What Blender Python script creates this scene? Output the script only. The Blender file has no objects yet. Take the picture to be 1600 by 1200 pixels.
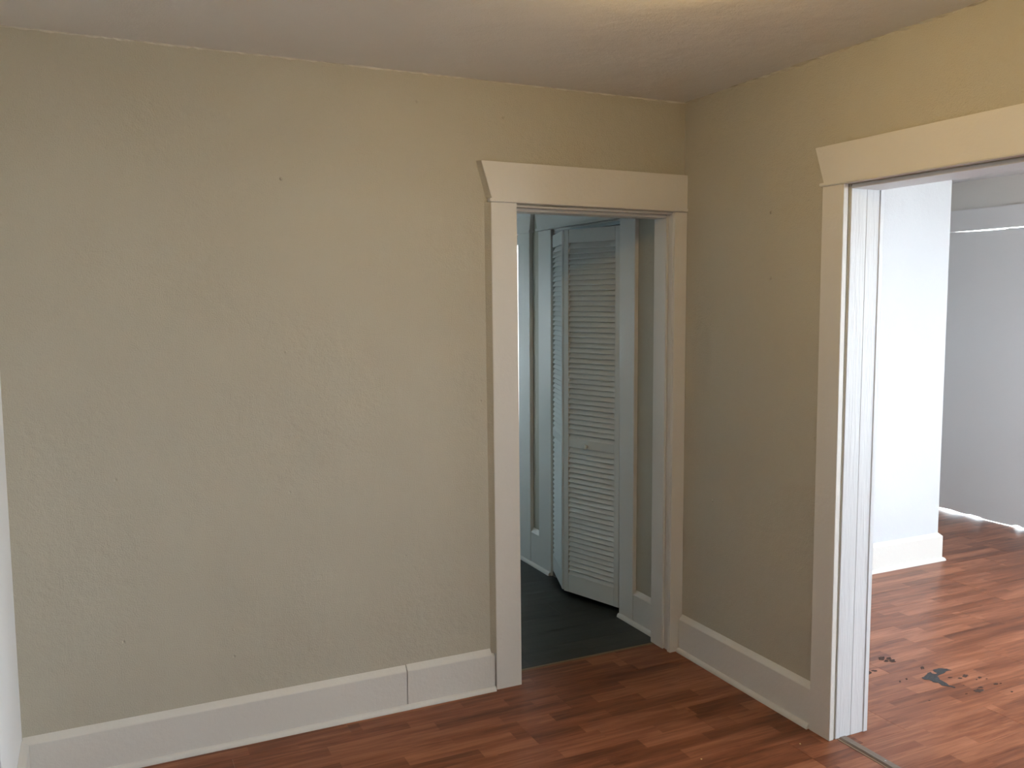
import bpy, bmesh, math, random
from mathutils import Matrix, Vector
random.seed(7)
scene = bpy.context.scene
col = scene.collection

# ------------------------------------------------------------------ camera
cam_d = bpy.data.cameras.new('camera')
cam_d.sensor_width = 36.0
cam_d.lens = 1367.05 / 1600 * 36.0
cam_d.clip_start = 0.02
cam = bpy.data.objects.new('camera', cam_d); col.objects.link(cam)
R_ = Vector((0.90256522, -0.43051684, -0.0055913)); U_ = Vector((0.04496728, 0.08134133, 0.9956714)); F_ = Vector((0.4281985, 0.8989098, -0.09277503))
cam.matrix_world = Matrix(((R_.x, U_.x, -F_.x, -2.41826), (R_.y, U_.y, -F_.y, -3.26624), (R_.z, U_.z, -F_.z, 1.62793), (0, 0, 0, 1)))
scene.camera = cam

# ------------------------------------------------------------------ sky, exposure
world = bpy.data.worlds.new('overcast_sky'); scene.world = world
world.use_nodes = True
bgn = world.node_tree.nodes['Background']
bgn.inputs[0].default_value = (0.79, 0.91, 1.0, 1); bgn.inputs[1].default_value = 27.0
scene.view_settings.view_transform = 'Standard'
scene.view_settings.look = 'None'
scene.view_settings.exposure = 0.0
scene.view_settings.gamma = 1.0
scene.view_settings.use_curve_mapping = False
LAMP_POWER = 148.0
LAMP_COLOR = (1.0, 0.69, 0.25)

def portal(loc, rot, sx, sy):
    l = bpy.data.lights.new('window_portal', 'AREA'); l.shape = 'RECTANGLE'; l.size = sx; l.size_y = sy
    l.cycles.is_portal = True
    o = bpy.data.objects.new('window_portal', l); o.location = loc; o.rotation_euler = rot; col.objects.link(o)

# ------------------------------------------------------------------ materials
def mat(name, color, rough=0.5, spec=0.5):
    m = bpy.data.materials.new(name); m.use_nodes = True
    b = m.node_tree.nodes['Principled BSDF']
    b.inputs['Base Color'].default_value = (*color, 1); b.inputs['Roughness'].default_value = rough
    b.inputs['Specular IOR Level'].default_value = spec
    return m
def N(m, t, **kw):
    n = m.node_tree.nodes.new(t)
    for k, v in kw.items(): setattr(n, k, v)
    return n
def L(m, a, b): m.node_tree.links.new(a, b)
def mathn(m, op, a, b=None, c=None):
    n = N(m, 'ShaderNodeMath', operation=op)
    for i, v in enumerate((a, b, c)):
        if v is None: continue
        if isinstance(v, (int, float)): n.inputs[i].default_value = v
        else: L(m, v, n.inputs[i])
    return n.outputs[0]
def noise(m, vec, scale, detail=2, rough=0.5):
    n = N(m, 'ShaderNodeTexNoise'); n.inputs['Scale'].default_value = scale
    n.inputs['Detail'].default_value = detail; n.inputs['Roughness'].default_value = rough
    L(m, vec, n.inputs['Vector']); return n.outputs['Fac']
def ramp(m, fac, *stops):
    r = N(m, 'ShaderNodeValToRGB'); els = r.color_ramp.elements
    while len(els) < len(stops): els.new(0.5)
    for e, (p, c) in zip(els, stops): e.position = p; e.color = (*c, 1) if len(c) == 3 else c
    L(m, fac, r.inputs[0]); return r.outputs[0]
def bump(m, h, dist, strength=1.0, prev=None):
    b = N(m, 'ShaderNodeBump'); b.inputs['Distance'].default_value = dist; b.inputs['Strength'].default_value = strength
    L(m, h, b.inputs['Height'])
    if prev is not None: L(m, prev, b.inputs['Normal'])
    return b.outputs[0]

def plaster(name, color, amount=1.0, lumps=True, rough=0.62):
    m = mat(name, color, rough, 0.35); p = m.node_tree.nodes['Principled BSDF']
    pos = N(m, 'ShaderNodeNewGeometry').outputs['Position']
    fine = noise(m, pos, 210, 3, 0.6)
    mid = noise(m, pos, 48, 4, 0.62)
    big = noise(m, pos, 3.2, 3, 0.55)
    patch = ramp(m, noise(m, pos, 2.1, 2), (0.38, (0.25,)*3), (0.66, (1,)*3))
    h1 = mathn(m, 'MULTIPLY', mid, patch)
    h = mathn(m, 'ADD', mathn(m, 'MULTIPLY', fine, 0.55), mathn(m, 'MULTIPLY', h1, 1.0))
    if lumps:
        v = N(m, 'ShaderNodeTexVoronoi', feature='F1'); v.inputs['Scale'].default_value = 9.0; v.inputs['Randomness'].default_value = 1.0
        L(m, pos, v.inputs['Vector'])
        spot = ramp(m, v.outputs['Distance'], (0.0, (1,)*3), (0.06, (0,)*3))
        sep = N(m, 'ShaderNodeSeparateColor'); L(m, v.outputs['Color'], sep.inputs[0])
        gate = mathn(m, 'GREATER_THAN', sep.outputs[0], 0.60)
        sign = mathn(m, 'SUBTRACT', mathn(m, 'MULTIPLY', sep.outputs[1], 3.2), 1.0)
        h = mathn(m, 'ADD', h, mathn(m, 'MULTIPLY', mathn(m, 'MULTIPLY', spot, gate), sign))
    nb = bump(m, h, 0.0040 * amount)
    nb = bump(m, big, 0.018 * amount, 1.0, nb)
    L(m, nb, p.inputs['Normal'])
    # slight roller variation of the paint
    mx = N(m, 'ShaderNodeMix', data_type='RGBA', blend_type='MULTIPLY'); mx.inputs['Factor'].default_value = 1.0
    mx.inputs['A'].default_value = (*color, 1)
    L(m, ramp(m, noise(m, pos, 1.3, 4), (0.3, (0.95, 0.95, 0.955)), (0.7, (1.0, 1.0, 1.0))), mx.inputs['B'])
    L(m, mx.outputs['Result'], p.inputs['Base Color'])
    return m

def painted(name, color, rough=0.42, amt=1.0, vertical=False):
    m = mat(name, color, rough, 0.45); p = m.node_tree.nodes['Principled BSDF']
    pos = N(m, 'ShaderNodeNewGeometry').outputs['Position']
    mp = N(m, 'ShaderNodeMapping'); mp.inputs['Scale'].default_value = (60, 60, 5) if vertical else (30, 30, 30)
    L(m, pos, mp.inputs[0])
    h = noise(m, mp.outputs[0], 1.6, 4, 0.6)
    L(m, bump(m, h, 0.0015 * amt), p.inputs['Normal'])
    return m

def laminate(name, y0, tones, rough=0.3, strip=0.0653, gap_dark=0.6):
    """printed three-strip laminate: strips run along X, blocks of random tone, fine oak grain"""
    m = mat(name, (0.3, 0.15, 0.08), rough, 0.2); p = m.node_tree.nodes['Principled BSDF']
    pos = N(m, 'ShaderNodeNewGeometry').outputs['Position']
    s = N(m, 'ShaderNodeSeparateXYZ'); L(m, pos, s.inputs[0])
    oi = N(m, 'ShaderNodeObjectInfo')
    row = mathn(m, 'FLOOR', mathn(m, 'DIVIDE', mathn(m, 'SUBTRACT', s.outputs[1], y0), strip))
    wn = N(m, 'ShaderNodeTexWhiteNoise', noise_dimensions='1D'); L(m, row, wn.inputs['W'])
    xs = mathn(m, 'ADD', mathn(m, 'DIVIDE', s.outputs[0], 0.42), mathn(m, 'MULTIPLY', wn.outputs['Value'], 17.0))
    blk = mathn(m, 'FLOOR', xs)
    cv = N(m, 'ShaderNodeCombineXYZ'); L(m, row, cv.inputs[0]); L(m, blk, cv.inputs[1]); L(m, oi.outputs['Random'], cv.inputs[2])
    w2 = N(m, 'ShaderNodeTexWhiteNoise', noise_dimensions='3D'); L(m, cv.outputs[0], w2.inputs['Vector'])
    # grain, stretched along the strip and shifted per block
    mp = N(m, 'ShaderNodeMapping'); mp.inputs['Scale'].default_value = (2.6, 34, 1)
    L(m, pos, mp.inputs[0])
    off = N(m, 'ShaderNodeVectorMath', operation='SCALE'); off.inputs['Scale'].default_value = 40.0; L(m, w2.outputs['Color'], off.inputs[0])
    va = N(m, 'ShaderNodeVectorMath', operation='ADD'); L(m, mp.outputs[0], va.inputs[0]); L(m, off.outputs[0], va.inputs[1])
    gn = N(m, 'ShaderNodeTexNoise'); gn.inputs['Scale'].default_value = 1.5; gn.inputs['Detail'].default_value = 5; gn.inputs['Roughness'].default_value = 0.62; gn.inputs['Distortion'].default_value = 0.8
    L(m, va.outputs[0], gn.inputs['Vector'])
    mp2 = N(m, 'ShaderNodeMapping'); mp2.inputs['Scale'].default_value = (1.5, 17, 1); L(m, pos, mp2.inputs[0])
    broad = noise(m, mp2.outputs[0], 1.0, 3)
    t = mathn(m, 'ADD', mathn(m, 'MULTIPLY', w2.outputs['Value'], 0.17), mathn(m, 'ADD', mathn(m, 'MULTIPLY', gn.outputs['Fac'], 0.45), mathn(m, 'MULTIPLY', broad, 0.42)))
    c = ramp(m, t, (0.36, tones[0]), (0.52, tones[1]), (0.70, tones[2]))
    L(m, c, p.inputs['Base Color'])
    L(m, bump(m, gn.outputs['Fac'], 0.0006, 0.6), p.inputs['Normal'])
    return m

M = {}
M['beige'] = plaster('beige_plaster', (0.515, 0.475, 0.385))
M['white_plaster'] = plaster('white_plaster', (0.86, 0.86, 0.86), 0.35, False)
M['grey_plaster'] = plaster('pale_grey_plaster', (0.86, 0.83, 0.77), 0.35, False)
M['ceiling'] = plaster('ceiling_plaster', (0.80, 0.775, 0.73), 0.7, False)
M['trim'] = painted('white_trim_paint', (0.70, 0.67, 0.625))
M['jamb'] = painted('thick_white_jamb_paint', (0.68, 0.685, 0.70), 0.4, 1.1, True)
M['louvre'] = painted('louvre_white_paint', (0.66, 0.655, 0.62), 0.5, 0.5)
M['door'] = painted('grey_door_paint', (0.86, 0.86, 0.855), 0.5, 0.4)
M['caulk'] = painted('caulk', (0.62, 0.58, 0.50), 0.5)
TONES = ((0.112, 0.033, 0.014), (0.228, 0.075, 0.033), (0.390, 0.152, 0.077))
M['wood_main'] = laminate('oak_laminate', -0.507, TONES, 0.30)
M['wood_next'] = laminate('oak_laminate_next', -0.635, TONES, 0.30)
M['vinyl'] = laminate('dark_grey_vinyl', 0.108, ((0.030, 0.034, 0.034), (0.040, 0.044, 0.043), (0.052, 0.056, 0.054)), 0.45, 0.18)
M['underlay'] = mat('dark_underlay', (0.03, 0.022, 0.018), 0.9)
M['threshold'] = painted('worn_grey_brown_strip', (0.17, 0.125, 0.095), 0.45, 1.0)
M['threshold_tan'] = painted('tan_strip', (0.22, 0.15, 0.09), 0.5)
M['metal'] = mat('galvanised_metal', (0.45, 0.45, 0.45), 0.4); M['metal'].node_tree.nodes['Principled BSDF'].inputs['Metallic'].default_value = 0.9
def stain_mat(name, c1, c2, rough):
    m = mat(name, c1, rough); pos = N(m, 'ShaderNodeNewGeometry').outputs['Position']
    L(m, ramp(m, noise(m, pos, 140, 3), (0.35, c1), (0.65, c2)), m.node_tree.nodes['Principled BSDF'].inputs['Base Color']); return m
M['stain_dark'] = stain_mat('black_grey_stain', (0.018, 0.017, 0.018), (0.045, 0.042, 0.042), 0.8)
M['stain_brown'] = stain_mat('brown_stain', (0.018, 0.007, 0.004), (0.065, 0.025, 0.012), 0.8)
M['crumb'] = mat('pale_crumb', (0.7, 0.55, 0.25), 0.6)
M['hall_tint'] = plaster('hall_blue_light_tint', (0.56, 0.75, 0.82), 0.5, False)  # blue put on the unseen hall walls to tint the bounced light
M['closet_white'] = plaster('cool_white_wall_paint', (0.61, 0.615, 0.63), 0.35, False)
M['ground'] = plaster('outdoor_ground', (0.52, 0.50, 0.46), 1.0, False)
def glass_mat():
    m = bpy.data.materials.new('window_glass'); m.use_nodes = True; nt = m.node_tree
    nt.nodes.remove(nt.nodes['Principled BSDF'])
    t = N(m, 'ShaderNodeBsdfTransparent'); g = N(m, 'ShaderNodeBsdfGlossy'); g.inputs['Roughness'].default_value = 0.02
    t.inputs[0].default_value = (0.97, 0.97, 0.975, 1)
    mx = N(m, 'ShaderNodeMixShader'); mx.inputs[0].default_value = 0.06
    L(m, t.outputs[0], mx.inputs[1]); L(m, g.outputs[0], mx.inputs[2]); L(m, mx.outputs[0], nt.nodes['Material Output'].inputs[0])
    return m
M['glass'] = glass_mat()
def emit_mat(name, color, s):
    m = mat(name, (0.9, 0.85, 0.75), 0.4); p = m.node_tree.nodes['Principled BSDF']
    p.inputs['Emission Color'].default_value = (*color, 1); p.inputs['Emission Strength'].default_value = s; return m
M['lamp_glass'] = emit_mat('frosted_lamp_glass', LAMP_COLOR, LAMP_POWER)
M['brass'] = mat('brushed_brass', (0.6, 0.45, 0.22), 0.35); M['brass'].node_tree.nodes['Principled BSDF'].inputs['Metallic'].default_value = 1.0

# ------------------------------------------------------------------ mesh helpers
class MB:
    def __init__(s): s.v = []; s.f = []; s.mi = []
    def box(s, a, b, mi=0):
        x0, x1 = sorted((a[0], b[0])); y0, y1 = sorted((a[1], b[1])); z0, z1 = sorted((a[2], b[2]))
        n = len(s.v)
        s.v += [(x0,y0,z0),(x1,y0,z0),(x1,y1,z0),(x0,y1,z0),(x0,y0,z1),(x1,y0,z1),(x1,y1,z1),(x0,y1,z1)]
        fs = [(3,2,1,0),(4,5,6,7),(0,1,5,4),(1,2,6,5),(2,3,7,6),(3,0,4,7)]   # -z +z -y +x +y -x
        ms = mi if isinstance(mi, (list, tuple)) else [mi]*6
        s.f += [tuple(n+i for i in q) for q in fs]; s.mi += list(ms); return s
    def prism(s, poly, p0, ux, uy, d):
        """poly (a,b) in plane p0+a*ux+b*uy, extruded by vector d"""
        p0, ux, uy, d = map(Vector, (p0, ux, uy, d)); n = len(s.v); k = len(poly)
        for off in (Vector((0,0,0)), d):
            s.v += [tuple(p0 + ux*a + uy*b + off) for a, b in poly]
        flip = ux.cross(uy).dot(d) < 0
        fs = [tuple(range(k))[::-1], tuple(range(k, 2*k))] + [(i, (i+1) % k, (i+1) % k + k, i + k) for i in range(k)]
        if flip: fs = [q[::-1] for q in fs]
        s.f += [tuple(n+i for i in q) for q in fs]; s.mi += [0]*len(fs); return s
    def mesh(s, name, mats, bevel=0, smooth=False):
        me = bpy.data.meshes.new(name); me.from_pydata(s.v, [], s.f)
        for m in mats: me.materials.append(m)
        me.polygons.foreach_set('material_index', s.mi)
        if bevel:
            bm = bmesh.new(); bm.from_mesh(me)
            bmesh.ops.bevel(bm, geom=bm.edges[:], offset=bevel, segments=2 if bevel > 0.0012 else 1, affect='EDGES', clamp_overlap=True)
            bm.to_mesh(me); bm.free()
        if smooth: me.polygons.foreach_set('use_smooth', [True]*len(me.polygons))
        me.update(); return me
    def build(s, name, mats, parent=None, bevel=0, smooth=False):
        if not isinstance(mats, (list, tuple)): mats = [mats]
        return link(name, s.mesh(name, mats, bevel, smooth), parent)
def link(name, me, parent=None):
    o = bpy.data.objects.new(name, me); col.objects.link(o)
    if parent is not None: o.parent = parent
    return o
def empty(name, loc=(0,0,0)):
    o = bpy.data.objects.new(name, None); col.objects.link(o); o.location = loc; o.empty_display_size = 0.1; return o
def tag(o, label, cat, kind=None, group=None):
    o['label'] = label; o['category'] = cat
    if kind: o['kind'] = kind
    if group: o['group'] = group
    return o
def S(o, label, cat): return tag(o, label, cat, 'structure')
def box(name, a, b, m, parent=None, bevel=0): return MB().box(a, b).build(name, m, parent, bevel)

H = 2.507
XL, YF = -2.70, -4.30       # left wall, wall behind the camera
T = 0.142                   # thickness of the right wall
YN = 0.445                  # face of the white wall in the next room
XC = 2.305                  # corner of that wall
XE = 3.49                   # wall with the outside door
YS = -2.85                  # front wall of the next room

# ------------------------------------------------------------------ ground outside
g = box('ground', (-30, -30, -0.6), (30, 30, -0.42), M['ground']); S(g, 'plain pale ground outside the house', 'ground')

# ------------------------------------------------------------------ walls and ceilings
# material slots: 0 beige, 1 white, 2 grey
WM = [M['beige'], M['white_plaster'], M['grey_plaster'], M['hall_tint'], M['closet_white']]
W1 = (-4.12, -3.15, 0.72, 2.18)   # unseen window, set in the right wall to light the left one (y0, y1, z0, z1)
OP = 2.034                  # opening height
def wall(name, boxes, label, mi):
    b = MB()
    for p, q in boxes: b.box(p, q, mi)
    return S(b.build(name, WM), label, 'wall')
# faces order: -z +z -y +x +y -x
wb = wall('wall_back', [((XL-0.1, 0, -0.02), (-0.852, 0.112, H)), ((-0.852, 0, 2.022), (-0.056, 0.112, H)), ((-0.056, 0, -0.02), (0, 0.112, H))],
     'beige lumpy plaster wall with a cased passage to the dark hall', [0]*6)
wr = wall('wall_right', [((0, -0.957, -0.02), (T, YN, H)), ((0, -1.95, 2.034), (T, -0.957, H)), ((0, W1[1], -0.02), (T, -1.95, H)), ((0, W1[0], -0.02), (T, W1[1], W1[2])), ((0, W1[0], W1[3]), (T, W1[1], H)), ((0, YF-0.1, -0.02), (T, W1[0], H))],
     'beige wall at right with a wide cased opening to the bright room', [0, 0, 0, 1, 0, 0])
wall('wall_left', [((XL-0.1, -0.612, -0.02), (XL, 0, H)), ((XL-0.1, -1.45, 2.03), (XL, -0.612, H)), ((XL-0.1, YF-0.1, -0.02), (XL, -1.45, H))],
     'white wall seen edge-on at the far left of the photo', [1]*6)
def wall_window(name, x0, x1, y0, y1, wx, label, mi):
    # wall along X with windows wx = list of (xa, xb, za, zb)
    b = []; cur = x0
    for xa, xb, za, zb in wx:
        b.append(((cur, y0, -0.02), (xa, y1, H))); b.append(((xa, y0, -0.02), (xb, y1, za))); b.append(((xa, y0, zb), (xb, y1, H))); cur = xb
    b.append(((cur, y0, -0.02), (x1, y1, H)))
    return wall(name, b, label, mi)
wall('wall_front', [((XL-0.1, YF-0.14, -0.02), (0, YF, H))], 'plain beige wall behind the camera', [0]*6)
W2 = [(1.22, 1.86, 1.00, 2.10), (1.94, 2.58, 1.00, 2.10), (2.66, 3.30, 1.00, 2.10)]
wall_window('wall_front_next_room', T, XE+0.12, YS-0.14, YS, W2, 'white window wall of the bright room', [1]*6)
wall('wall_closet_front', [((T, YN, -0.02), (XC, YN+0.1, H))], 'bright white wall seen through the wide opening', [4]*6)
wall('wall_closet_side', [((XC-0.1, YN+0.1, -0.02), (XC, 2.2, H))], 'white side wall round the corner of the bright wall', [4]*6)
wall('wall_alcove_back', [((XC-0.1, 2.2, -0.02), (XE+0.12, 2.3, H))], 'white back wall of the entry alcove', [1]*6)
D0, D1 = 0.53, 1.50          # outside door in the far wall
W7 = (-2.74, -1.40, 0.35, 2.20)   # unseen window added to brighten the next room and left wall (y0, y1, z0, z1)
wall('wall_entry', [((XE, YS-0.14, -0.02), (XE+0.12, W7[0], H)), ((XE, W7[0], -0.02), (XE+0.12, W7[1], W7[2])), ((XE, W7[0], W7[3]), (XE+0.12, W7[1], H)), ((XE, W7[1], -0.02), (XE+0.12, D0, H)), ((XE, D0, 2.145), (XE+0.12, D1, H)), ((XE, D1, -0.02), (XE+0.12, 2.3, H))],
     'pale grey wall around the grey door in the far room', [2]*6)
C0, C1 = 0.487, 1.246        # closet opening in the hall
G0, G1 = 1.672, 1.86         # bright hall doorway, narrowed to a pane to cut its light
HE, HL = 3.3, -1.02
wall('wall_hall_right', [((0, YN, -0.02), (0.1, C0, H)), ((0, C0, 2.05), (0.1, C1, H)), ((0, C1, -0.02), (0.1, G0, H)), ((0, G0, 2.05), (0.1, G1, H)), ((0, G1, -0.02), (0.1, HE, H))],
     'hall wall holding the louvred closet', [0]*6)
W4 = (2.35, 2.83, 1.10, 1.90)
wall('wall_hall_left', [((HL-0.1, 0.112, -0.02), (HL, W4[0], H)), ((HL-0.1, W4[0], -0.02), (HL, W4[1], W4[2])), ((HL-0.1, W4[0], W4[3]), (HL, W4[1], H)), ((HL-0.1, W4[1], -0.02), (HL, HE, H))],
     'unseen hall wall opposite the closet, coloured blue to tint the hall light', [3]*6)
wall('wall_hall_end', [((HL-0.1, HE, -0.02), (0.1, HE+0.1, H))], 'unseen end wall of the hall, coloured blue to tint the hall light', [3]*6)
wall('wall_closet_back', [((0.72, YN+0.1, -0.02), (0.78, 1.4, H)), ((0.1, 1.34, -0.02), (0.72, 1.4, H))], 'inside walls of the hall closet', [1]*6)
wall('wall_side_room', [((-3.9, -1.75, -0.02), (-3.8, -0.25, H)), ((-3.8, -0.35, -0.02), (XL-0.1, -0.25, H)), ((-3.8, -1.75, -0.02), (XL-0.1, -1.65, H))], 'walls of the unlit side room past the left wall', [1]*6)
S(box('ceiling', (XL-0.1, YF-0.14, H), (0.0, 0.0, H+0.1), M['ceiling']), 'pale plaster ceiling of the empty room', 'ceiling')
S(box('ceiling', (0.0, YS-0.14, H), (XE+0.12, 2.3, H+0.1), M['white_plaster']), 'white ceiling of the bright next room', 'ceiling')
S(MB().box((HL-0.1, 0.0, H), (0.0, HE+0.1, H+0.1)).box((0, 2.3, H), (0.1, HE+0.1, H+0.1)).build('ceiling', M['white_plaster']), 'white ceiling of the hall', 'ceiling')
S(box('ceiling', (-3.9, -1.75, H), (XL-0.1, -0.25, H+0.1), M['white_plaster']), 'white ceiling of the unlit side room', 'ceiling')

# irregular paint line where wall and ceiling meet
def bead(name, parent, p0, p1, n, out, m, r0=0.002, r1=0.006):
    p0, p1, out = Vector(p0), Vector(p1), Vector(out); b = MB(); rnd = random.Random(name + str(p0.x))
    prev = 0
    for i in range(n+1):
        p = p0.lerp(p1, i/n); w = rnd.uniform(r0, r1); h = rnd.uniform(r0, r1)
        b.v += [tuple(p), tuple(p + out*w), tuple(p - Vector((0,0,1))*h)]
        if i:
            a = 3*(i-1); c = 3*i
            b.f += [(a+1, a+2, c+2, c+1), (a, a+1, c+1, c), (a+2, a, c, c+2)]; b.mi += [0]*3
    return b.build(name, m, parent)
bead('paint_bead', wb, (XL, 0, H), (0, 0, H), 150, (0, -1, 0), M['caulk'], 0.001, 0.007)
bead('paint_bead', wr, (0, 0, H), (0, -3, H), 110, (-1, 0, 0), M['beige'], 0.001, 0.012)

# ------------------------------------------------------------------ floors laid with planks
def plank_floor(label, x0, x1, y0, y1, edge, width, length, m, offsets, name='plank', seed=1, skip=None):
    fl = S(box('floor', (x0, y0, -0.03), (x1, y1, -0.0085), M['underlay']), label, 'floor')
    rnd = random.Random(seed); k = math.floor((y0 - edge) / width)
    cache = {}
    while edge + k*width < y1 - 1e-6:
        ya, yb = max(y0, edge + k*width), min(y1, edge + (k+1)*width)
        j = offsets.get(k, rnd.uniform(0, length))
        xs = [x0] + [j + i*length for i in range(-12, 12) if x0 + 0.02 < j + i*length < x1 - 0.02] + [x1]
        for xa, xb in zip(xs, xs[1:]):
            lx, ly = xb-xa-0.0007, yb-ya-0.0003
            key = (round(lx, 4), round(ly, 4))
            if key not in cache:
                b = MB(); c = 0.0005
                lo = [(-lx/2, -ly/2), (lx/2, -ly/2), (lx/2, ly/2), (-lx/2, ly/2)]
                hi = [(-lx/2+c, -ly/2+c), (lx/2-c, -ly/2+c), (lx/2-c, ly/2-c), (-lx/2+c, ly/2-c)]
                b.v = [(x, y, -0.008) for x, y in lo] + [(x, y, -c*0.5) for x, y in lo] + [(x, y, 0) for x, y in hi]
                b.f = [(3, 2, 1, 0), (8, 9, 10, 11)]
                for i in range(4):
                    n2 = (i+1) % 4; b.f += [(i, n2, n2+4, i+4), (i+4, n2+4, n2+8, i+8)]
                b.mi = [0]*len(b.f); cache[key] = b.mesh(name, [m])
            o = link(name, cache[key], fl); o.location = ((xa+xb)/2, (ya+yb)/2, 0)
        k += 1
    return fl
PW = 0.196
plank_floor('dark red-brown wood laminate floor of the empty room', XL, 0.024, YF, 0.100, -0.507, PW, 1.29, M['wood_main'], {-1: -0.346, 0: -1.0, -2: -1.15, 1: -0.75}, seed=3)
fn = plank_floor('sunlit wood laminate floor of the bright next room', 0.060, XE, YS, 2.2, -0.635, PW, 1.29, M['wood_next'], {-1: 1.285, 0: 0.664, -3: 0.74, -2: 0.30}, seed=5)
plank_floor('dark grey vinyl plank floor of the hall', HL, 0.0, 0.114, HE, 0.108, 0.18, 0.92, M['vinyl'], {}, seed=8)
S(box('floor', (0.0, C0, -0.03), (0.72, 1.34, -0.002), M['vinyl']), 'dark floor inside the hall closet', 'floor')
S(box('floor', (-3.9, -1.75, -0.03), (XL, -0.25, -0.001), M['underlay']), 'dark floor of the unlit side room', 'floor')

# dried stains on the bright floor
MAIN = [(0.748,-0.727),(0.781,-0.719),(0.812,-0.705),(0.831,-0.704),(0.825,-0.717),(0.831,-0.728),(0.85,-0.723),(0.853,-0.698),(0.883,-0.694),(0.906,-0.697),(0.926,-0.712),(0.931,-0.733),(0.899,-0.729),(0.85,-0.741),(0.822,-0.746),(0.801,-0.776),(0.799,-0.798),(0.787,-0.832),(0.796,-0.857),(0.783,-0.86),(0.774,-0.837),(0.758,-0.82),(0.768,-0.794),(0.753,-0.778),(0.758,-0.758),(0.742,-0.745)]
BL = [(0.76,-0.503,.016,-.008,.019,.017),(0.789,-0.517,.013,-.007,.014,.011),(0.78,-0.546,.015,-.007,.015,.014),(0.757,-0.534,.013,-.006,.013,.012),(0.585,-0.59,.013,-.006,.018,.015),(0.539,-0.613,.006,-.003,.008,.008),(0.621,-0.586,.012,-.006,.007,.006),(0.837,-0.658,.008,-.004,.013,.011),(0.933,-0.798,.015,-.007,.013,.010),(0.892,-0.804,.010,-.004,.007,.005),(0.974,-0.837,.008,-.004,.010,.007),(0.944,-0.844,.004,-.002,.005,.003),(0.854,-0.921,.021,-.010,.016,.012),(0.887,-0.904,.012,-.006,.007,.006),(0.977,-0.91,.010,-.005,.008,.005),(1.0,-0.915,.006,-.003,.005,.003),(0.633,-0.713,.005,-.002,.007,.006),(0.679,-0.708,.004,-.002,.007,.006),(0.968,-0.988,.006,-.003,.004,.004),(0.591,-0.894,.004,-.002,.003,.002),(0.781,-0.918,.005,-.002,.005,.004),(0.842,-0.859,.004,-.002,.004,.002),(0.859,-0.781,.009,-.005,.005,.003),(0.988,-0.859,.005,-.002,.004,.003)]
def flat_patch(name, poly, z, m, parent):
    area = sum(a[0]*b[1]-b[0]*a[1] for a, b in zip(poly, poly[1:]+poly[:1]))
    if area < 0: poly = poly[::-1]
    return MB().prism(poly, (0, 0, 0.0), (1, 0, 0), (0, 1, 0), (0, 0, z)).build(name, m, parent)
rnd = random.Random(4)
mp_ = []
for i, p in enumerate(MAIN):
    q = MAIN[(i+1) % len(MAIN)]
    mp_ += [p, ((p[0]+q[0])/2 + rnd.uniform(-.004, .004), (p[1]+q[1])/2 + rnd.uniform(-.004, .004))]
st = flat_patch('stain', mp_, 0.0008, M['stain_dark'], fn); st['label'] = 'large black ragged stain with a forked outline'
for i, (cx, cy, ax, ay, bx_, by_) in enumerate(BL):
    n = 14; poly = []
    for j in range(n):
        t = 2*math.pi*j/n; r = rnd.uniform(0.6, 1.12)
        poly.append((cx + r*(ax*math.cos(t) + bx_*math.sin(t)), cy + r*(ay*math.cos(t) + by_*math.sin(t))))
    flat_patch('stain', poly, 0.0007, M['stain_brown'], fn)

# floor strips
tr = empty('trim_1', (0.042, -1.76, 0)); S(tr, 'worn grey-brown threshold strip across the wide opening', 'threshold')
b = MB().prism([(-0.020, -0.008), (0.018, -0.008), (0.018, 0.0005), (0.013, 0.0042), (-0.013, 0.0045), (-0.020, 0.0006)], (0, -0.80, 0), (1, 0, 0), (0, 0, 1), (0, 1.60, 0))
b.build('strip', M['threshold'], tr)
MB().prism([(-0.031, -0.004), (-0.025, -0.004), (-0.025, 0.0022), (-0.031, 0.0014)], (0, -0.80, 0), (1, 0, 0), (0, 0, 1), (0, 1.60, 0)).build('edge_strip', M['threshold_tan'], tr)
for yy in (0.60, 0.47, 0.15, -0.2):
    MB().prism([(0.0035*math.cos(a*math.pi/4), 0.0035*math.sin(a*math.pi/4)) for a in range(8)], (-0.001, yy, 0.003), (1, 0, 0), (0, 1, 0), (0, 0, 0.0025)).build('screw', M['metal'], tr)
S(MB().prism([(0.099, -0.008), (0.115, -0.008), (0.115, 0.001), (0.111, 0.003), (0.103, 0.003), (0.099, 0.001)], (-0.85, 0, 0), (0, 1, 0), (0, 0, 1), (0.792, 0, 0)).build('trim_2', M['threshold_tan']), 'thin tan strip between brown floor and dark hall floor', 'threshold')

# ------------------------------------------------------------------ baseboards
BH, BT = 0.176, 0.021
PROF = [(0, 0), (BT, 0), (BT, 0.154), (BT-0.002, 0.157), (0, BH)]
def quarter(r=0.015, n=6): return [(0, 0)] + [(r*math.cos(i*math.pi/2/n), r*1.25*math.sin(i*math.pi/2/n)) for i in range(n+1)]
def board(name, p0, along, out, length, parent, prof=PROF, m='trim'):
    a = Vector(along).normalized()
    return MB().prism(prof, p0, out, (0, 0, 1), tuple(a*length)).build(name, M[m], parent, 0.0012)
def shoe(p0, along, out, length, parent, r=0.015):
    o = Vector(p0) + Vector(out)*BT
    return MB().prism(quarter(r), o, out, (0, 0, 1), tuple(Vector(along)*length)).build('shoe_moulding', M['trim'], parent, 0, False)
def baseboard(name, label): return S(empty(name), label, 'baseboard')
bb = baseboard('baseboard_back', 'tall white baseboard with a visible butt joint along the back wall')
board('board', (XL+0.001, 0, 0), (1, 0, 0), (0, -1, 0), -1.347 - XL - 0.001, bb)
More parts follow.
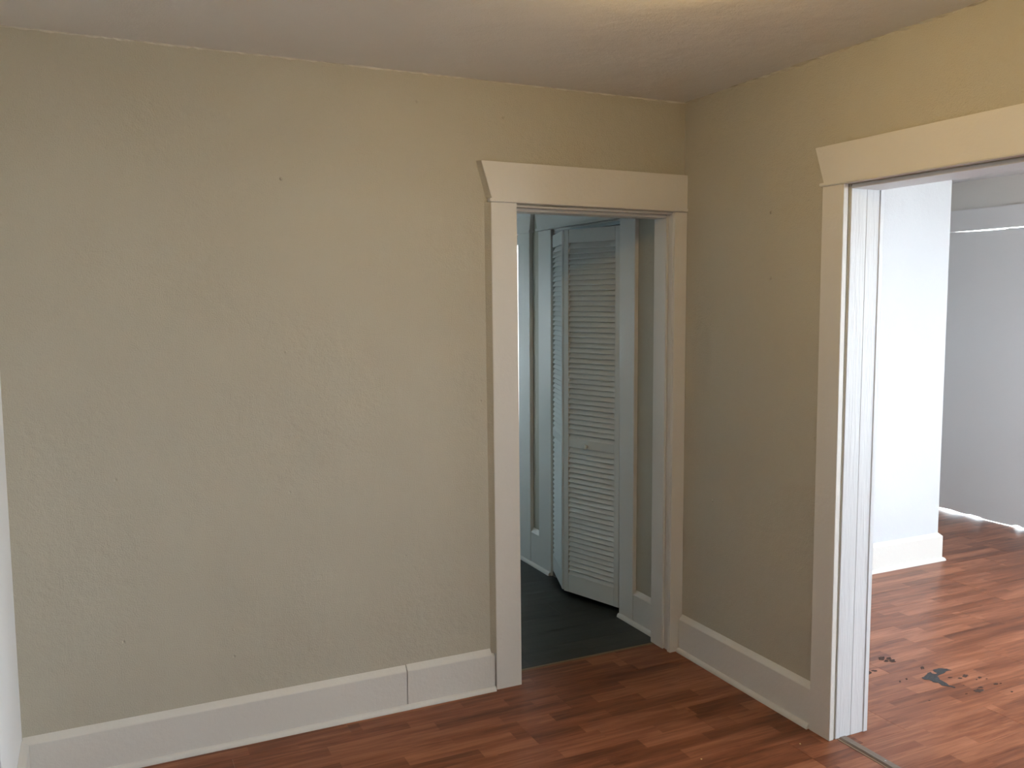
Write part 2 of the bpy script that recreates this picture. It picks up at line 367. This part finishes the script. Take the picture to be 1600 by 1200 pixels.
# the second board stands a little proud at the joint and has a bevelled end by the casing
b = MB(); p = [(0, 0), (BT+0.0012, 0), (BT+0.0012, 0.1545), (BT-0.001, 0.1575), (0, BH+0.001)]
b.prism(p, (-1.3445, 0, 0), (0, -1, 0), (0, 0, 1), (0.372, 0, 0)).build('board', M['trim'], bb, 0.0012)
b = MB().prism([(0, 0), (0.016, 0), (0.016, 0.145), (0, 0.155)], (-0.9715, 0, 0), (0, -1, 0), (0, 0, 1), (0.0155, 0, 0)).build('filler_block', M['trim'], bb, 0.0015)
shoe((XL+BT, 0, 0), (1, 0, 0), (0, -1, 0), -0.958 - XL - BT, bb)
bb = baseboard('baseboard_right', 'white baseboard on the short beige wall between passage and wide opening')
board('board', (0, -0.026, 0), (0, -1, 0), (-1, 0, 0), 0.833, bb); shoe((0, -0.028, 0), (0, -1, 0), (-1, 0, 0), 0.829, bb)
bb = baseboard('baseboard_left', 'white baseboard of the left wall cut off by the photo edge')
board('board', (XL, -BT-0.002, 0), (0, -1, 0), (1, 0, 0), 0.58, bb); shoe((XL, -BT-0.018, 0), (0, -1, 0), (1, 0, 0), 0.56, bb)
bb = baseboard('baseboard_hall_near', 'white baseboard in the hall between passage jamb and closet casing')
board('board', (0, 0.135, 0), (0, 1, 0), (-1, 0, 0), 0.222, bb); shoe((0, 0.135, 0), (0, 1, 0), (-1, 0, 0), 0.350, bb, 0.016)
bb = baseboard('baseboard_hall_far', 'short white baseboard between the two casings far in the hall')
board('board', (0, 1.393, 0), (0, 1, 0), (-1, 0, 0), 0.113, bb, [(0, 0), (BT, 0), (BT, 0.205), (0, 0.232)]); shoe((0, C1, 0), (0, 1, 0), (-1, 0, 0), 0.42, bb, 0.016)
bb = baseboard('baseboard_next_room', 'bright white baseboard turning the corner of the white wall')
e = BT
b = MB()
n = len(PROF)
ring = []
for (px, py), mode in (((T, YN), 0), ((XC, YN), 1), ((XC, 2.2), 2)):
    for o_, z in PROF:
        v = (px, py - o_, z) if mode == 0 else ((px + o_, py - o_, z) if mode == 1 else (px + o_, py, z)); b.v.append(v)
for s_ in range(2):
    for i in range(n):
        j = (i+1) % n; b.f.append((s_*n+i, s_*n+j, (s_+1)*n+j, (s_+1)*n+i)); b.mi.append(0)
b.f += [tuple(range(n))[::-1], tuple(range(2*n, 3*n))]; b.mi += [0, 0]
b.build('board', M['trim'], bb)
Q = quarter(0.017); b = MB(); n = len(Q)
for (px, py), mode in (((T, YN), 0), ((XC, YN), 1), ((XC, 2.2), 2)):
    for o_, z in Q:
        o_ += e; b.v.append((px, py - o_, z) if mode == 0 else ((px + o_, py - o_, z) if mode == 1 else (px + o_, py, z)))
for s_ in range(2):
    for i in range(n):
        j = (i+1) % n; b.f.append((s_*n+i, s_*n+j, (s_+1)*n+j, (s_+1)*n+i)); b.mi.append(0)
b.f += [tuple(range(n))[::-1], tuple(range(2*n, 3*n))]; b.mi += [0, 0]
b.build('shoe_moulding', M['trim'], bb)
bb = baseboard('baseboard_next_room_side', 'white baseboard on the bright room side of the dividing wall')
board('board', (T, YN-0.04, 0), (0, -1, 0), (1, 0, 0), 1.24, bb)

# ------------------------------------------------------------------ casing of the passage (back wall)
t3 = S(empty('trim_3', (-0.45, 0, 0)), 'white casing with a flared head board around the passage to the hall', 'door casing')
def P(parent, name, mb, m='trim', bevel=0.0015):
    o = mb.build(name, M[m], None, bevel); o.parent = parent; o.matrix_parent_inverse = Matrix.Translation(parent.location).inverted(); return o
CT = 0.024
def quadxz(xb0, xb1, xt0, xt1, z0, z1): return [(xb0, z0), (xb1, z0), (xt1, z1), (xt0, z1)]
FY = ((0, 0, 0), (1, 0, 0), (0, 0, 1))
def slabxz(poly, ya, yb): return MB().prism(poly, (0, yb, 0), (1, 0, 0), (0, 0, 1), (0, ya-yb, 0))
P(t3, 'side_casing', slabxz(quadxz(-0.951, -0.835, -0.962, -0.848, 0, 2.030), -CT, 0))
P(t3, 'side_casing', slabxz(quadxz(-0.069, -0.0005, -0.067, -0.0005, 0, 2.024), -CT, 0))
P(t3, 'head_board', slabxz([(-0.958, 2.044), (-0.0005, 2.042), (-0.0005, 2.187), (-1.004, 2.190)], -CT-0.002, 0))
P(t3, 'head_fillet', slabxz([(-0.970, 2.031), (-0.0005, 2.026), (-0.0005, 2.042), (-0.970, 2.045)], -CT-0.009, 0), bevel=0.003)
def sloped(pts_f, pts_w):
    # strip between the casing's front edge (pts_f) and the wall (pts_w), with a back on the casing side
    b = MB(); n = len(pts_f)
    for f_, w_ in zip(pts_f, pts_w): b.v += [f_, w_, (f_[0], w_[1], f_[2])]
    for i in range(n-1):
        a, c = 3*i, 3*i+3
        b.f += [(a, a+1, c+1, c), (a+1, a+2, c+2, c+1), (a+2, a, c, c+2)]
    b.f += [(2, 1, 0), (3*n-3, 3*n-2, 3*n-1)]; b.mi = [0]*len(b.f); return b
P(t3, 'plaster_fillet', sloped([(-0.9515, -0.021, 0.158), (-0.9625, -0.021, 2.030)], [(-0.970, -0.0002, 0.158), (-0.982, -0.0002, 2.030)]), 'beige', 0)
P(t3, 'plaster_fillet', sloped([(-0.9585, -0.021, 2.046), (-1.0045, -0.021, 2.190)], [(-0.975, -0.0002, 2.046), (-1.016, -0.0002, 2.190)]), 'beige', 0)
P(t3, 'jamb', MB().box((-0.056, -0.002, 0), (-0.060, 0.128, 2.020)))
P(t3, 'jamb', MB().box((-0.856, -0.002, 0), (-0.850, 0.128, 2.020)))
P(t3, 'head_jamb', MB().box((-0.850, -0.002, 2.016), (-0.060, 0.128, 2.0235)))
P(t3, 'door_stop', MB().box((-0.060, 0.030, 0), (-0.073, 0.128, 2.016)), bevel=0.003)
P(t3, 'door_stop', MB().box((-0.850, 0.030, 0), (-0.838, 0.128, 2.016)), bevel=0.003)
P(t3, 'head_stop', MB().box((-0.838, 0.030, 2.004), (-0.073, 0.128, 2.016)), bevel=0.003)
P(t3, 'edge_bead', MB().box((-0.064, -0.014, 0), (-0.0705, -0.003, 2.022)), bevel=0.002)

# ------------------------------------------------------------------ casing of the wide opening (right wall)
t4 = S(empty('trim_4', (0, -1.76, 0)), 'white casing with a flared head board around the wide opening at right', 'door casing')
def slabyz(poly, xa, xb): return MB().prism(poly, (xa, 0, 0), (0, 1, 0), (0, 0, 1), (xb-xa, 0, 0))
O1 = -1.95
P(t4, 'side_casing', slabyz([(-0.861, 0), (-0.963, 0), (-0.957, 2.036), (-0.857, 2.036)], -CT-0.003, -0.004))
P(t4, 'side_casing', slabyz([(O1, 0), (O1-0.10, 0), (O1-0.10, 2.036), (O1, 2.036)], -CT-0.003, -0.0005))
P(t4, 'head_board', slabyz([(-0.862, 2.048), (O1-0.105, 2.048), (O1-0.145, 2.179), (-0.817, 2.179)], -CT-0.004, -0.0005))
P(t4, 'head_fillet', slabyz([(-0.846, 2.036), (O1-0.115, 2.036), (O1-0.115, 2.049), (-0.846, 2.049)], -CT-0.011, -0.0005), bevel=0.003)
P(t4, 'jamb', MB().box((0.006, -0.9565, 0.0005), (0.0800, -0.9625, 2.030)), 'jamb', 0.001)
P(t4, 'jamb', MB().box((0.0803, -0.9565, 0.0005), (T+0.0008, -0.9630, 2.030)), 'jamb', 0.001)
P(t4, 'jamb', MB().box((0.002, O1-0.0005, 0), (T, O1+0.006, 2.030)), 'jamb', 0.001)
P(t4, 'head_jamb', MB().box((0.004, O1+0.006, 2.020), (T, -0.963, 2.0335)), 'jamb', 0.001)
P(t4, 'side_casing', slabyz([(-0.861, 0), (-0.966, 0), (-0.966, 2.036), (-0.861, 2.036)], T+0.001, T+0.022), 'jamb')
P(t4, 'side_casing', slabyz([(O1, 0), (O1-0.10, 0), (O1-0.10, 2.036), (O1, 2.036)], T+0.001, T+0.022), 'jamb')
P(t4, 'head_board', slabyz([(-0.861, 2.036), (O1-0.10, 2.036), (O1-0.10, 2.17), (-0.861, 2.17)], T+0.001, T+0.022), 'jamb')

# ------------------------------------------------------------------ hall: closet casing, louvred bifold door, pane standing in for a bright doorway
t5 = S(empty('trim_5', (0, 0.87, 0)), 'white casing around the louvred closet in the hall', 'door casing')
P(t5, 'side_casing', slabyz([(0.361, 0), (C0, 0), (C0+0.014, 2.045), (0.361, 2.045)], -0.022, -0.0005))
P(t5, 'side_casing', slabyz([(C1-0.008, 0), (1.393, 0), (1.393, 2.045), (C1-0.012, 2.045)], -0.022, -0.0005))
P(t5, 'head_board', slabyz([(0.350, 2.058), (1.405, 2.062), (1.455, 2.205), (0.30, 2.205)], -0.024, -0.0005))
P(t5, 'head_fillet', slabyz([(0.342, 2.044), (1.418, 2.048), (1.418, 2.062), (0.342, 2.058)], -0.032, -0.0005), bevel=0.003)
P(t5, 'jamb', MB().box((-0.0005, C0-0.002, 0), (0.1, C0+0.006, 2.04)))
P(t5, 'jamb', MB().box((-0.0005, C1-0.006, 0), (0.1, C1+0.002, 2.04)))
P(t5, 'head_jamb', MB().box((-0.0005, C0+0.006, 2.036), (0.1, C1-0.006, 2.052)))
t6 = S(empty('trim_6', (0, 2.06, 0)), 'white casing around the pane standing in for the bright doorway far in the hall', 'door casing')
P(t6, 'side_casing', slabyz([(1.506, 0), (1.662, 0), (1.662, 2.045), (1.506, 2.045)], -0.024, -0.0005))
P(t6, 'side_casing', slabyz([(G1, 0), (G1+0.15, 0), (G1+0.15, 2.045), (G1, 2.045)], -0.024, -0.0005))
P(t6, 'head_board', slabyz([(1.500, 2.062), (G1+0.155, 2.062), (G1+0.19, 2.205), (1.475, 2.205)], -0.026, -0.0005))
P(t6, 'head_fillet', slabyz([(1.490, 2.045), (G1+0.17, 2.045), (G1+0.17, 2.062), (1.490, 2.062)], -0.034, -0.0005), bevel=0.003)

d1 = S(empty('door_1', (-0.011, 0.510, 0)), 'white louvred bifold closet door folded partly open in the hall', 'door')
def louvre_panel(parent, loc, ang, w, z0, z1, knob=False):
    """front face is local y = 0 (hall side is +y); x runs along the width"""
    th = 0.028; st_ = 0.034
    rails = [(z0, z0+0.100), (0.846, 0.893), (z1-0.070, z1)]
    b = MB()
    b.box((0, -th, z0), (st_, 0, z1)); b.box((w-st_, -th, z0), (w, 0, z1))
    for a, c in rails: b.box((st_, -th+0.001, a), (w-st_, -0.0015, c))
    pn = b.build('door_panel', M['louvre'], parent, 0.0016)
    pn.location = loc; pn.rotation_euler = (0, 0, ang)
    # slat: tilted board, hall-side edge lower
    pitch = 0.0277; c, s = math.cos(math.radians(58)), math.sin(math.radians(58))
    hw, ht = 0.0195, 0.0032
    prof = []
    for a, t in ((-hw, -ht), (hw, -ht), (hw+0.0012, 0), (hw, ht), (-hw, ht), (-hw-0.0012, 0)):
        prof.append((a*c - t*s, -a*s - t*c))
    sm = MB().prism(prof, (st_-0.003, 0, 0), (0, 1, 0), (0, 0, 1), (w-2*st_+0.006, 0, 0)).mesh('slat', [M['louvre']])
    for za, zb in ((rails[0][1], rails[1][0]), (rails[1][1], rails[2][0])):
        k = int(round((zb-za)/pitch))
        for i in range(k):
            o = link('slat', sm, pn); o.location = (0, -th/2, za + (i+0.5)*(zb-za)/k)
    if knob:
        kb = bmesh.new()
        prof2 = [(0.0, 0.030), (0.009, 0.029), (0.0145, 0.024), (0.015, 0.019), (0.011, 0.012), (0.0065, 0.008), (0.0085, 0.0)]
        n = 16; rings = []
        for r, y in prof2: rings.append([kb.verts.new((r*math.cos(2*math.pi*i/n), y, r*math.sin(2*math.pi*i/n))) for i in range(n)] if r else [kb.verts.new((0, y, 0))])
        for A, B in zip(rings, rings[1:]):
            for i in range(n):
                j = (i+1) % n
                kb.faces.new((A[0], B[i], B[j]) if len(A) == 1 else (A[i], B[i], B[j], A[j]))
        bmesh.ops.recalc_face_normals(kb, faces=kb.faces[:])
        me = bpy.data.meshes.new('knob'); kb.to_mesh(me); kb.free(); me.materials.append(M['louvre'])
        me.polygons.foreach_set('use_smooth', [True]*len(me.polygons))
        o = link('knob', me, pn); o.location = (w*0.57, -0.002, 0.862); o['label'] = 'small white round knob'
    return pn
hinge = Vector((-0.011, 0.510)); fold = Vector((-0.130, 0.884)); end = Vector((0.018, 1.236))
dv = (fold - hinge); w1 = dv.length; n1 = Vector((-dv.y, dv.x)).normalized()
louvre_panel(d1, (0, 0, 0), math.atan2(dv.y, dv.x), w1, 0.035, 2.011, True)
back = fold - 0.028*n1
e2 = (end - back).normalized(); n2 = Vector((-e2.y, e2.x)); start2 = back + 0.028*n2 + e2*0.002
w2 = 0.378
loc2 = start2 - hinge
louvre_panel(d1, (loc2.x, loc2.y, 0), math.atan2(e2.y, e2.x), w2, 0.035, 2.011)
P(d1, 'track', MB().box((-0.006, C0+0.008, 2.018), (0.020, C1-0.008, 2.0355)), 'metal', 0)
P(d1, 'pivot_bracket', MB().box((-0.010, C1-0.05, -0.001), (0.03, C1-0.008, 0.004)).box((-0.010, C1-0.012, 0.004), (0.03, C1-0.0085, 0.03)), 'metal', 0)

d2 = S(empty('window_6', (0.045, 1.82, 0)), 'narrow pane standing in for a bright doorway, a bright sliver beside the casing', 'window')
gb = MB().box((0.02, G0+0.004, 0.012), (0.062, G1-0.004, 0.285)).box((0.02, G0+0.004, 1.99), (0.062, G1-0.004, 2.044)).box((0.02, G0+0.004, 0.285), (0.062, G0+0.03, 1.99)).box((0.02, G1-0.03, 0.285), (0.062, G1-0.004, 1.99))
P(d2, 'window_frame', gb, 'trim', 0.002)
P(d2, 'pane', MB().box((0.038, G0+0.03, 0.285), (0.043, G1-0.03, 1.99)), 'glass', 0)

# ------------------------------------------------------------------ far room: grey door letting daylight in around its edges
t7 = S(empty('trim_7', (XE, 1.0, 0)), 'pale casing with a wide head board around the grey far door', 'door casing')
P(t7, 'head_board', slabyz([(D0-0.14, 2.139), (D1+0.14, 2.139), (D1+0.14, 2.295), (D0-0.14, 2.295)], XE-0.024, XE-0.0005), 'door')
P(t7, 'side_casing', slabyz([(D0-0.115, 0), (D0, 0), (D0, 2.139), (D0-0.115, 2.139)], XE-0.022, XE-0.0005), 'door')
P(t7, 'side_casing', slabyz([(D1, 0), (D1+0.115, 0), (D1+0.115, 2.139), (D1, 2.139)], XE-0.022, XE-0.0005), 'door')
d3 = S(empty('door_3', (XE+0.02, 1.0, 0)), 'plain grey slab door with white daylight leaking above and below it', 'door')
bot = [(0.535, 0.004), (0.62, 0.004), (0.66, 0.005), (0.690, 0.007), (0.715, 0.016), (0.745, 0.017), (0.77, 0.005), (0.86, 0.003), (0.95, 0.003), (1.0, 0.004), (1.03, 0.011), (1.10, 0.014), (1.14, 0.008), (1.20, 0.009), (1.27, 0.016), (1.34, 0.014), (1.42, 0.009), (1.495, 0.006)]
top = [(1.495, 2.1445), (1.34, 2.1435), (1.30, 2.141), (1.16, 2.137), (1.03, 2.135), (0.93, 2.135), (0.90, 2.139), (0.87, 2.139), (0.84, 2.137), (0.7, 2.137), (0.535, 2.137)]
top = [(y, z - 0.004) for y, z in top]
P(d3, 'door_slab', slabyz([(y, z) for y, z in bot] + top, XE+0.001, XE+0.042), 'door', 0)

# ------------------------------------------------------------------ windows
def window(name, label, axis, a0, a1, z0, z1, d_in, d_out, inward):
    """axis 'x': window in a wall along X between y = d_in (room) and d_out; axis 'y' likewise"""
    wn = S(empty(name), label, 'window')
    def bx(p, q, nm, m, bev=0.002):
        if axis == 'x': A, B = (p[0], p[1], p[2]), (q[0], q[1], q[2])
        else: A, B = (p[1], p[0], p[2]), (q[1], q[0], q[2])
        return MB().box(A, B).build(nm, M[m], wn, bev)
    s = inward; f = 0.035
    bx((a0, d_out, z0), (a0+f, d_in, z1), 'window_frame', 'trim'); bx((a1-f, d_out, z0), (a1, d_in, z1), 'window_frame', 'trim')
    bx((a0+f, d_out, z1-f), (a1-f, d_in, z1), 'window_frame', 'trim'); bx((a0+f, d_out, z0), (a1-f, d_in, z0+f), 'window_frame', 'trim')
    mid = (d_in+d_out)/2; zm = (z0+z1)/2
    for (za, zb, off) in ((z0+f, zm+0.02, 0.012*s), (zm-0.02, z1-f, -0.016*s)):
        y0, y1 = mid+off-0.012, mid+off+0.012
        bx((a0+f, y0, za), (a0+f+0.04, y1, zb), 'sash', 'trim'); bx((a1-f-0.04, y0, za), (a1-f, y1, zb), 'sash', 'trim')
        bx((a0+f+0.04, y0, za), (a1-f-0.04, y1, za+0.04), 'sash', 'trim'); bx((a0+f+0.04, y0, zb-0.04), (a1-f-0.04, y1, zb), 'sash', 'trim')
        bx((a0+f+0.04, mid+off-0.002, za+0.04), (a1-f-0.04, mid+off+0.002, zb-0.04), 'pane', 'glass', 0)
    # interior casing
    t = 0.022*s; c = 0.10
    bx((a0-c, d_in, z0), (a0, d_in+t, z1+c), 'side_casing', 'trim'); bx((a1, d_in, z0), (a1+c, d_in+t, z1+c), 'side_casing', 'trim')
    bx((a0, d_in, z1), (a1, d_in+t, z1+c), 'head_casing', 'trim'); bx((a0-c-0.02, d_in, z0-0.03), (a1+c+0.02, d_in+2.2*t, z0), 'window_sill', 'trim')
    cx = (a0+a1)/2
    if axis == 'x': portal((cx, d_out-0.02*s, zm), (math.radians(90)*s, 0, 0) if s > 0 else (math.radians(-90), 0, 0), a1-a0, z1-z0)
    else: portal((d_out-0.02*s, cx, zm), (math.radians(90), 0, math.radians(-90)*s), a1-a0, z1-z0)
    return wn
window('window_1', 'unseen double-hung window at the near end of the right wall, set there to light the left wall', 'y', *W1, 0.0, T, -1)
for i, w in enumerate(W2): window('window_%d' % (i+2), ['left', 'middle', 'right'][i] + ' tall double-hung window of the bright room', 'x', w[0], w[1]-(0.0), w[2], w[3], YS, YS-0.14, 1)
window('window_5', 'double-hung window on the hidden side of the hall', 'y', W4[0], W4[1], W4[2], W4[3], HL, HL-0.1, 1)
window('window_7', 'unseen double-hung window added to brighten the next room and the left wall', 'y', *W7, XE, XE+0.12, -1)
portal((0.12, (G0+G1)/2, 1.14), (math.radians(90), 0, math.radians(90)), G1-G0-0.06, 1.7)

# ------------------------------------------------------------------ ceiling lamp just above the frame
lp = tag(empty('ceiling_lamp', (-1.10, -1.50, H)), 'flush ceiling lamp with a frosted glass dome giving warm light', 'lamp')
def lathe(name, prof, m, parent, n=32):
    bm = bmesh.new(); rings = []
    for r, z in prof: rings.append([bm.verts.new((r*math.cos(2*math.pi*i/n), r*math.sin(2*math.pi*i/n), z)) for i in range(n)] if r > 1e-6 else [bm.verts.new((0, 0, z))])
    for A, B in zip(rings, rings[1:]):
        for i in range(n):
            j = (i+1) % n
            if len(A) == 1: bm.faces.new((A[0], B[i], B[j]))
            elif len(B) == 1: bm.faces.new((A[i], B[0], A[j]))
            else: bm.faces.new((A[i], B[i], B[j], A[j]))
    bmesh.ops.recalc_face_normals(bm, faces=bm.faces[:])
    me = bpy.data.meshes.new(name); bm.to_mesh(me); bm.free(); me.materials.append(m)
    me.polygons.foreach_set('use_smooth', [True]*len(me.polygons))
    return link(name, me, parent)
lathe('base_plate', [(0, 0), (0.055, 0), (0.06, -0.008), (0.04, -0.025), (0.022, -0.032), (0.022, -0.05), (0.0, -0.05)], M['brass'], lp)
lathe('glass_dome', [(0.0, -0.045), (0.022, -0.047), (0.040, -0.06), (0.05, -0.085), (0.05, -0.105), (0.040, -0.13), (0.022, -0.145), (0, -0.149)], M['lamp_glass'], lp)
lathe('finial', [(0, -0.148), (0.006, -0.149), (0.005, -0.155), (0, -0.158)], M['brass'], lp, 12)

# ------------------------------------------------------------------ crumbs on the brown floor
for (x, y), lab in (((-0.532, -0.86), 'tiny pale crumb on the brown floor in front of the passage'), ((-0.138, -0.932), 'tiny pale crumb on the brown floor beside the wide opening casing')):
    bm = bmesh.new(); bmesh.ops.create_icosphere(bm, subdivisions=1, radius=0.0035)
    for v in bm.verts: v.co = Vector((v.co.x*random.uniform(.7, 1.3), v.co.y*random.uniform(.7, 1.3), v.co.z*0.6 + 0.002))
    for v in bm.verts: v.co.z = max(v.co.z, 0)
    me = bpy.data.meshes.new('crumb'); bm.to_mesh(me); bm.free(); me.materials.append(M['crumb'])
    o = link('crumb', me); o.location = (x, y, 0.0); tag(o, lab, 'crumb', None, 'crumbs on the floor')
